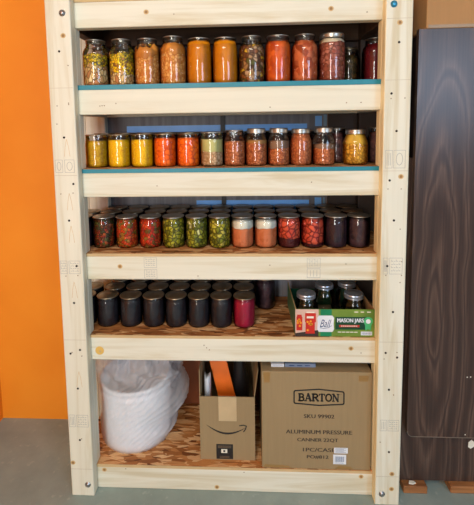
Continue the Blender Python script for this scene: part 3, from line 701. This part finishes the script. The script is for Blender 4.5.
patch(tray, 'barcode_label', [(.486, .643), (.527, .643), (.527, .657), (.486, .657)], 'white', y)
q = MB()
for k in range(11): q.box(.489+k*.0033, .4905+k*.0033+(k % 3)*.0003, y-.0006, y-.0004, .6455, .6545, 'barcode')
q.build('barcode_bars', tray)
q = MB()
for k, s in enumerate((.012, .010, .012)): q.ribbon([(.462+k*.023, .7325), (.462+k*.023+s, .7325)], .004, 'offwhite', y, .0003)
for k in range(5): q.ribbon([(.402+k*.015, .6545), (.402+k*.015+.011, .6545)], .003, 'offwhite', y, .0003)
q.build('small_print', tray)
G5 = 'empty mason jars in the green carton tray'
jz = bz+w+.0002
ej = make_jar('mason_jar', 'clear empty mason jar with silver lid, front left corner of the green tray', (.297, .092, jz), 'round_pint', [], 's', G5, 36, 1.0, rz())
dup(ej, (.482, .092, jz), 'clear empty mason jar with silver lid, front right corner of the green tray')
dup(ej, (.386, .185, jz), 'clear empty mason jar with blue-tinted silver lid in the middle back of the green tray')
dup(ej, (.484, .205, jz), 'clear empty mason jar behind the front right jar in the green tray')

# ------------------------------------------------------------------ big canner carton
ZF = ZT[5]+.0002
cb = thing('cardboard_box', 'large sealed tan carton lettered for a 22 quart canner, bottom shelf right', 'box')
x0, x1, ya, yb, zt = .1165, .5305, .003, .300, .4975
b = MB(); b.box(x0, x1, ya, yb, ZF, zt, 'card', 0.003, 2); b.build('carton', cb)
b = MB(); b.box(x0+.003, x1-.003, ya+.135, ya+.185, zt, zt+.0003, 'tape'); b.box(x1, x1+.0003, ya+.01, yb-.01, ZF+.01, zt-.01, 'cardgold'); b.build('top_tape', cb)
for k_, pts in (('tapebrown', [(x0+.004, ZF+.004), (x0+.115, ZF+.004), (x0+.10, ZF+.012), (x0+.012, ZF+.016)]), ('tapebrown', [(.395, ZF+.004), (.465, ZF+.004), (.455, ZF+.014), (.41, ZF+.016)]),
                ('tapebrown', [(x0+.01, zt-.045), (x0+.03, zt-.045), (x0+.033, zt-.004), (x0+.006, zt-.004)]), ('tapebrown', [(x1-.05, zt-.035), (x1-.016, zt-.035), (x1-.012, zt-.012), (x1-.05, zt-.012)])):
    b = MB(); b.poly([(a_, ya, c_) for a_, c_ in pts], k_, (0, -.0003, 0)); b.build('corner_tape', cb)
# octagonal frame and slab-serif word
yy = ya
b = MB()
oc = [(.2395, .375), (.2395, .417), (.243, .4215), (.333, .4285), (.423, .4195), (.4265, .415), (.4265, .374), (.423, .3695), (.333, .3635), (.243, .3705), (.2395, .375)]
b.ribbon(oc, .0052, 'black', yy, .0004); b.build('logo_frame', cb)
b = MB()
def glyph(ch, gx, gz, gw, gh):
    st = gw*.30; th = gw*.16
    P = lambda a, c: (gx+a*gw, gz+c*gh)
    def s(pts, wd): b.ribbon([P(*p) for p in pts], wd, 'black', yy, .0004)
    def serif(a, c, l=.42): s([(a-l/2, c), (a+l/2, c)], th*.9)
    arc = lambda cx_, cz, rx, rzz, a0, a1, n=8: [(cx_+rx*math.cos(a0+(a1-a0)*k/n), cz+rzz*math.sin(a0+(a1-a0)*k/n)) for k in range(n+1)]
    h = PI/2
    if ch == 'B': s([(.2, 0), (.2, 1)], st); serif(.2, .03); serif(.2, .97); s([(.2, .97)]+[(.5, .97)]+arc(.5, .75, .3, .22, h, -h)+[(.2, .53)], th*1.4); s([(.5, .53)]+arc(.52, .28, .36, .25, h, -h)+[(.2, .03)], th*1.5)
    elif ch == 'A': s([(.12, 0), (.48, 1)], th); s([(.48, 1), (.85, 0)], st); s([(.25, .32), (.72, .32)], th); serif(.12, .03, .34); serif(.86, .03, .38)
    elif ch == 'R': s([(.2, 0), (.2, 1)], st); serif(.2, .03); serif(.2, .97); s([(.2, .97), (.5, .97)]+arc(.5, .74, .32, .23, h, -h)+[(.2, .51)], th*1.4); s([(.5, .5), (.9, .03)], st*.9); serif(.92, .03, .26)
    elif ch == 'T': s([(.5, 0), (.5, 1)], st); serif(.5, .03); s([(.04, .96), (.96, .96)], th); s([(.06, .97), (.06, .74)], th); s([(.94, .97), (.94, .74)], th)
    elif ch == 'O': s(arc(.5, .5, .40, .47, 0, 2*PI, 20), st*.72)
    elif ch == 'N': s([(.16, 0), (.16, 1)], th); s([(.16, 1), (.84, 0)], st*.9); s([(.84, 0), (.84, 1)], th); serif(.16, .03, .34); serif(.12, .97, .3); serif(.84, .97, .34)
gx = .2555
for ch, ww in zip('BARTON', (.0235, .0265, .0255, .023, .026, .0255)):
    glyph(ch, gx, .3805, ww, .0295); gx += ww+.0006
b.disc(.4155, .409, yy, .0012, 'black', .0004, 6)
b.build('printed_lettering', cb)
for txt, xa, xb, za, zb_ in (('SKU 99902', .277, .391, .310, .328), ('ALUMINUM PRESSURE', .209, .459, .2455, .264), ('CANNER 22QT', .252, .407, .2115, .2305), ('1PC/CASE', .274, .396, .1725, .190), ('PO#812', .289, .371, .1425, .160)):
    lettering(txt, (xa+xb)/2, (za+zb_)/2, yy-.0005, xb-xa, (zb_-za)*.86, 'brownink', cb, bold=.04)
b = MB(); b.box(.392, .444, yy-.0007, yy-.0003, .169, .192, 'white')
for k in range(5): b.ribbon([(.397, .173+k*.004), (.437-(k % 2)*.008, .173+k*.004)], .0012, 'barcode', yy-.0007, .0002)
b.build('shipping_label', cb)
b = MB(); b.box(.389, .438, yy-.0007, yy-.0003, .124, .1635, 'white')
for k in range(12): b.box(.396+k*.0029, .3973+k*.0029+(k % 3)*.0005, yy-.0010, yy-.0007, .134, .156, 'barcode')
b.ribbon([(.398, .129), (.428, .129)], .0016, 'barcode', yy-.0007, .0002); b.build('barcode_label', cb)
# things lying on the carton
b = MB(); b.box(.155, .205, .03, .14, zt+.0005, zt+.013, 'white', .001)
for k in range(3): b.ribbon([(.16, zt+.004+k*.003), (.2, zt+.004+k*.003)], .0008, 'barcode', .03, .0002)
tag(b.build('paper_packet'), 'flat white paper packet lying on the large tan carton', 'packet')
b = MB(); b.box(.208, .325, .03, .16, zt+.0005, zt+.015, 'barcode', .001)
for k in range(3): b.ribbon([(.225+k*.03, zt+.0075), (.243+k*.03, zt+.0075)], .0035, 'navy', .03, .0003)
tag(b.build('booklet'), 'blue-grey booklet lying on the large tan carton beside the white packet', 'booklet')

# ------------------------------------------------------------------ small open box with orange folder
ab = thing('cardboard_box', 'small open tan shipping box with a black smile arrow, bottom shelf middle', 'box')
x0, x1, ya, yb, zt = -.127, .091, .036, .300, .367; w = .003
for nm, a in (('front_wall', (x0, x1, ya, ya+w, ZF, zt)), ('back_wall', (x0, x1, yb-w, yb, ZF, zt)), ('side_wall', (x0, x0+w, ya+w, yb-w, ZF, zt)), ('side_wall', (x1-w, x1, ya+w, yb-w, ZF, zt)), ('bottom', (x0+w, x1-w, ya+w, yb-w, ZF, ZF+w))):
    b = MB(); b.box(*a, 'card'); b.build(nm, ab)
b = MB(); b.box(x0, x0+w, ya+.004, yb-.004, zt, zt+.108, 'card'); o = b.build('side_flap', ab)
b = MB(); b.poly([(x1-w, ya+.004, zt), (x1-w, yb-.004, zt), (x1+.012, yb-.004, zt+.10), (x1+.012, ya+.02, zt+.10)], 'card', (.003, 0, 0)); b.build('side_flap', ab)
b = MB(); b.poly([(x0+.006, yb-w, zt), (x1-.006, yb-w, zt), (x1-.006, yb+.008, zt+.1), (x0+.006, yb+.008, zt+.1)], 'card', (0, .003, 0)); b.build('back_flap', ab)
b = MB(); b.box(-.052, .019, ya-.0006, ya, .266, zt+.0006, 'tape'); b.box(-.052, .019, ya-.0006, ya+w+.001, zt, zt+.0006, 'tape'); b.build('packing_tape', ab)
b = MB(); n = 16; P0, P1 = (-.100, .248), (.052, .240)
up, lo = [], []
for k in range(n+1):
    t = k/n; xx = P0[0]+(P1[0]-P0[0])*t; sag = -.030*math.sin(PI*t)**.9-.002*t; th_ = .0005+.0034*math.sin(PI*min(1, t*1.0))**.8
    up.append((xx, P0[1]+(P1[1]-P0[1])*t+sag+th_)); lo.append((xx, P0[1]+(P1[1]-P0[1])*t+sag-th_))
for k in range(n): b.poly([(up[k][0], ya, up[k][1]), (up[k+1][0], ya, up[k+1][1]), (lo[k+1][0], ya, lo[k+1][1]), (lo[k][0], ya, lo[k][1])], 'black', (0, -.0004, 0))
b.ribbon([(.030, .247), (.045, .2495), (.057, .246), (.054, .234), (.046, .222)], .0042, 'black', ya, .0004)
b.build('printed_smile_arrow', ab)
b = MB(); b.box(-.0635, .003, ya-.0005, ya, .104, .167, 'black', 0)
b.box(-.044, -.020, ya-.0009, ya-.0005, .130, .146, 'offwhite'); b.box(-.036, -.028, ya-.0011, ya-.0009, .134, .142, 'black')
for k in range(3): b.ribbon([(-.057, .160-k*.004), (-.004, .160-k*.004)], .0010, 'dent', ya-.0005, .0002)
for k in range(2): b.ribbon([(-.05, .115-k*.005), (-.012, .115-k*.005)], .0010, 'dent', ya-.0005, .0002)
b.build('black_label', ab)
# contents of the open box: separate things
def slab(name, x, y, z, sx, sy_, sz, rot, key, bev=.002):
    q = MB(); q.box(-sx/2, sx/2, -sy_/2, sy_/2, -sz/2, sz/2, key, bev); o = q.build(name, None, (x, y, z)); o.rotation_euler = rot; return o
o = slab('folder', -.030, .150, .318, .070, .016, .27, (math.radians(-10), math.radians(-14), math.radians(4)), 'orangeplastic')
tag(o, 'bright orange plastic folder leaning up out of the small open box', 'folder')
def crumple(name, fn, nu, nv, key, closed=True, solid=None):
    q = MB(); g = [[q.bm.verts.new(fn(i/nu, j/nv)) for i in range(nu if closed else nu+1)] for j in range(nv+1)]
    fs = []
    for j in range(nv):
        for i in range(nu):
            i2 = (i+1) % nu if closed else i+1
            fs.append(q.bm.faces.new((g[j][i], g[j][i2], g[j+1][i2], g[j+1][i])))
    if closed: fs.append(q.bm.faces.new(g[-1]))
    q._fin(fs, key, True); return q
from mathutils import noise
def blackbag(u, v):
    a = 2*PI*u; r = 1.0-.42*v**2+.12*noise.noise(Vector((math.cos(a)*2, math.sin(a)*2, v*4)))
    return (.040+.040*r*math.cos(a)-.012*v, .205+.055*r*math.sin(a), ZF+.006+.345*v)
o = crumple('plastic_bag', blackbag, 26, 16, 'blackplastic').build('plastic_bag')
tag(o, 'crumpled black plastic bag standing in the small open box behind the orange folder', 'bag')
def whitebag(u, v):
    a = 2*PI*u; r = math.sin(PI*(.15+.7*v))+.18*noise.noise(Vector((math.cos(a)*3, math.sin(a)*3, v*5)))
    return (-.1+.017*r*math.cos(a), .115+.03*r*math.sin(a), .25+.165*v)
M_['whiteplastic'] = plain('white plastic film', (214, 218, 224), 0.3)
def whitebag2(u, v):
    a = 2*PI*u; r = 1-.35*v**2+.15*noise.noise(Vector((math.cos(a)*3, math.sin(a)*3, v*5)))
    return (-.101+.018*r*math.cos(a), .115+.035*r*math.sin(a), ZF+.005+(.30+.012*math.cos(a*2))*v)
o = crumple('plastic_wrapping', whitebag2, 22, 12, 'whiteplastic').build('plastic_wrapping')
tag(o, 'crumpled white plastic wrapping at the left inside the small open box', 'wrapping')

# ------------------------------------------------------------------ white pail in a clear bag
BX, BY = -.424, .196
M_['pail'] = plain('white pail plastic', (232, 234, 238), 0.35)
pail = thing('bucket', 'white plastic bucket wrapped in a translucent bag on the bottom shelf, left', 'bucket', (BX, BY, ZF))
b = MB(); b.lathe([(.02, .0), (.136, .0), (.142, .004), (.1445, .03), (.1485, .215), (.1485, .218), (.1520, .219), (.1520, .226), (.149, .227), (.1495, .262)], 'pail', 56, cap0=True); b.build('pail_body', pail)
b = MB(); b.lathe([(.1505, .246), (.1540, .247), (.1540, .264), (.151, .267), (.139, .266), (.137, .261), (.02, .261)], 'pail', 56, cap1=True); b.build('pail_lid', pail)
def filmmat():
    t = NT('translucent bag film', 0.28, spec=0.6)
    n = t.n; l = t.l
    t.b.inputs['Base Color'].default_value = (.90, .91, .94, 1)
    no = t.add('ShaderNodeTexNoise', Scale=9.0, Detail=5.0, Distortion=.8); l.new(t.coord((5, 5, 1.0), (0, math.radians(38), 0), rnd=False), no.inputs['Vector'])
    t.bump(no.outputs[0], 1.0, .008)
    tr = t.add('ShaderNodeBsdfTransparent'); tl = t.add('ShaderNodeBsdfTranslucent'); tl.inputs[0].default_value = (.85, .86, .9, 1)
    m1 = t.add('ShaderNodeMixShader'); m1.inputs[0].default_value = .22; l.new(t.b.outputs[0], m1.inputs[1]); l.new(tl.outputs[0], m1.inputs[2])
    m2 = t.add('ShaderNodeMixShader'); m2.inputs[0].default_value = .70; l.new(m1.outputs[0], m2.inputs[1]); l.new(tr.outputs[0], m2.inputs[2])
    l.new(m2.outputs[0], t.out.inputs[0]); return t.m
M_['film'] = filmmat()
def bag(u, v):
    a = 2*PI*u; ca, sa = math.cos(a), math.sin(a)
    z = .004+.425*v                      # height above the shelf
    if z < .265: r = .1525+.006*(z/.265)
    else:
        t = (z-.265)/(.429-.265); r = .159*(1-t)**.7+.105*t+.014*math.sin(PI*t)
    # loose fold of film hanging out on the right of the bucket
    zc = .205; w_ = .055 if z > zc else .085
    lobe = max(0, math.cos(a+.15))**1.6*math.exp(-(abs(z-zc)/w_)**2.4)*.072
    top = max(0, math.cos(a-.1))**1.2*math.exp(-((z-.345)/.075)**2)*.050
    foot = max(0, math.cos(a+.5))**6*math.exp(-((z-.075)/.03)**2)*.028
    front = max(0, math.cos(a+.7))
    cre = .0075*front*math.sin((z*1.0-ca*.16)*240+2*noise.noise(Vector((z*14, ca*4, 1))))*min(1, z/.08)
    wr = noise.noise(Vector((ca*3.2, sa*3.2, z*9-ca*3)))*.006*(.2+min(1, z/.3))+abs(noise.noise(Vector((ca*11, sa*11, z*16+4))))*.005+max(0, cre)
    if z > .275: wr += (.017*math.sin(7*a+6*noise.noise(Vector((z*9, 0, 0))))+.024*noise.noise(Vector((ca*4, sa*4, z*13)))+.010*noise.noise(Vector((ca*12, sa*12, z*30))))*min(1, (z-.275)/.07)
    if math.cos(a-PI) > .2: wr *= .5
    rr = r+lobe+top+foot+(max(wr, 0) if z < .272 else wr)+.0012-.006*math.exp(-(z/.012)**2)
    x, y_ = rr*ca, rr*sa
    y_ = min(y_, .1585); y_ = max(y_, -.180); x = max(x, -.19)
    return (x, y_, z)
q = crumple('plastic_bag', bag, 180, 90, 'film'); o = q.build('plastic_bag', None, (BX, BY, ZF+.0005), recalc=True)
tag(o, 'wrinkled translucent plastic bag bunched over the white bucket', 'bag')

# ------------------------------------------------------------------ right side: panels, blocks, carton
pan = thing('tabletop_panel', 'tall dark walnut laminate panel with rounded lower corner, right of the shelf', 'panel')
px0, px1 = .661, 1.35
def roundrect(x0, x1, z0, z1, r, corners):
    pts = []
    for (cx_, cz, a0, on) in ((x0+r, z0+r, PI, 'bl' in corners), (x1-r, z0+r, 1.5*PI, 'br' in corners), (x1-r, z1-r, 0, 'tr' in corners), (x0+r, z1-r, .5*PI, 'tl' in corners)):
        if on: pts += [(cx_+r*math.cos(a0+k*PI/16), cz+r*math.sin(a0+k*PI/16)) for k in range(9)]
        else: pts.append((cx_+r*(math.cos(a0)+math.cos(a0+PI/2)), cz+r*(math.sin(a0)+math.sin(a0+PI/2))))
    return pts
b = MB(); b.poly([(a, -.002, c) for a, c in roundrect(px0, px1, .247, 1.744, .022, ('bl', 'br'))], 'walnut', (0, .020, 0)); b.build('panel_face', pan)
for k, f in enumerate(()): pass
b = MB(); b.box(px0+.006, px1, .0185, .0225, .243, 1.742, 'walnutdark'); b.build('panel_backing', pan)
M_['edgeband'] = plain('worn edge band', (112, 100, 88), 0.5)
b = MB(); b.ribbon([(px0+.0225-.0205*math.sin(k*PI/16), .2692-.0205*math.cos(k*PI/16)) for k in range(8, -1, -1)]+[(px1-.03, .2487)], .0028, 'edgeband', -.002, .0004); b.build('edge_band', pan)
b = MB()
for (x, z) in ((.885, .49), (.873, .489), (.875, .261)): b.disc(x, z, -.002, .0024, 'offwhite', .0003, 8)
b.build('chipped_spot', pan)
pan2 = thing('laminate_panel', 'lower dark walnut laminate panel standing behind the round-cornered one on wood blocks', 'panel')
b = MB(); b.box(.655, 1.35, .040, .058, .0305, 1.30, 'walnut', .001); b.build('panel_face', pan2)
b = MB(); b.box(.700, 1.35, .0230, .0395, .30, 1.70, 'walnutdark'); b.build('mounting_cleat', pan2)
b = MB(); b.poly([(.912, .0398, .176), (.922, .0398, .170), (.934, .0398, .178), (.936, .0398, .196), (.924, .0398, .206), (.913, .0398, .196)], 'offwhite', (0, -.0008, 0)); o = b.build('chipped_patch', pan2); o['label'] = 'pale chipped spot'
M_['block'] = pine('stained timber', 0, (170, 116, 70), (128, 80, 44))
for i, (xa, xb, ya_, lab) in enumerate(((.662, .752, .012, 'short brown timber block under the dark panel beside the right post'), (.842, .99, .018, 'longer brown timber block under the dark panel, away from the post'))):
    q = MB(); q.box(xa, xb, ya_, ya_+.11, 0.0003, .030, 'block', .003); o = q.build('timber_block'); tag(o, lab, 'block')
q = MB()
vs = [(.685, .022, .0305), (.700, .020, .0305), (.712, .024, .0308), (.706, .032, .0305), (.690, .033, .0307)]
q.poly(vs, 'offwhite', (0, 0, .005)); tag(q.build('plaster_chip'), 'small white chip lying on the short timber block', 'chip')
cb2 = thing('cardboard_box', 'plain brown cardboard carton on top of the dark walnut panel, upper right', 'box')
b = MB(); b.box(.684, 1.33, -.004, .30, 1.7447, 2.10, 'cardgold', .004); b.build('carton', cb2)
b = MB(); b.box(.69, 1.32, -.0045, -.004, 1.7465, 1.757, 'tapebrown'); b.build('bottom_edge_tape', cb2)
b = MB(); b.box(.70, 1.35, .0600, .30, .0306, 1.7443, 'walnutdark', .002); tag(b.build('cabinet'), 'dark cabinet body behind the walnut panels carrying the brown carton', 'cabinet')

# ------------------------------------------------------------------ light
def area(name, loc, target, sx, sy_, power, col):
    d = bpy.data.lights.new(name, 'AREA'); d.shape = 'RECTANGLE'; d.size = sx; d.size_y = sy_; d.energy = power; d.color = col
    o = bpy.data.objects.new(name, d); C.objects.link(o); o.location = loc
    o.rotation_euler = (Vector(target)-Vector(loc)).to_track_quat('-Z', 'Y').to_euler(); return o
area('ceiling_lamp', (-.2, -1.9, 2.5), (-.1, 0, .9), 1.0, .25, 13, (1.0, .93, .82))
area('daylight_window', (-.95, -3.6, 1.55), (-.1, 0, 1.1), .75, 1.9, 78, (1.0, .98, .93))
area('daylight_window', (2.5, -3.9, 1.95), (.5, 0, 1.2), 1.4, 1.2, 62, (.55, .74, 1.0))
wd = bpy.data.worlds.new('world'); sc.world = wd; wd.use_nodes = True
wd.node_tree.nodes['Background'].inputs[0].default_value = (.90, .92, .95, 1); wd.node_tree.nodes['Background'].inputs[1].default_value = .40
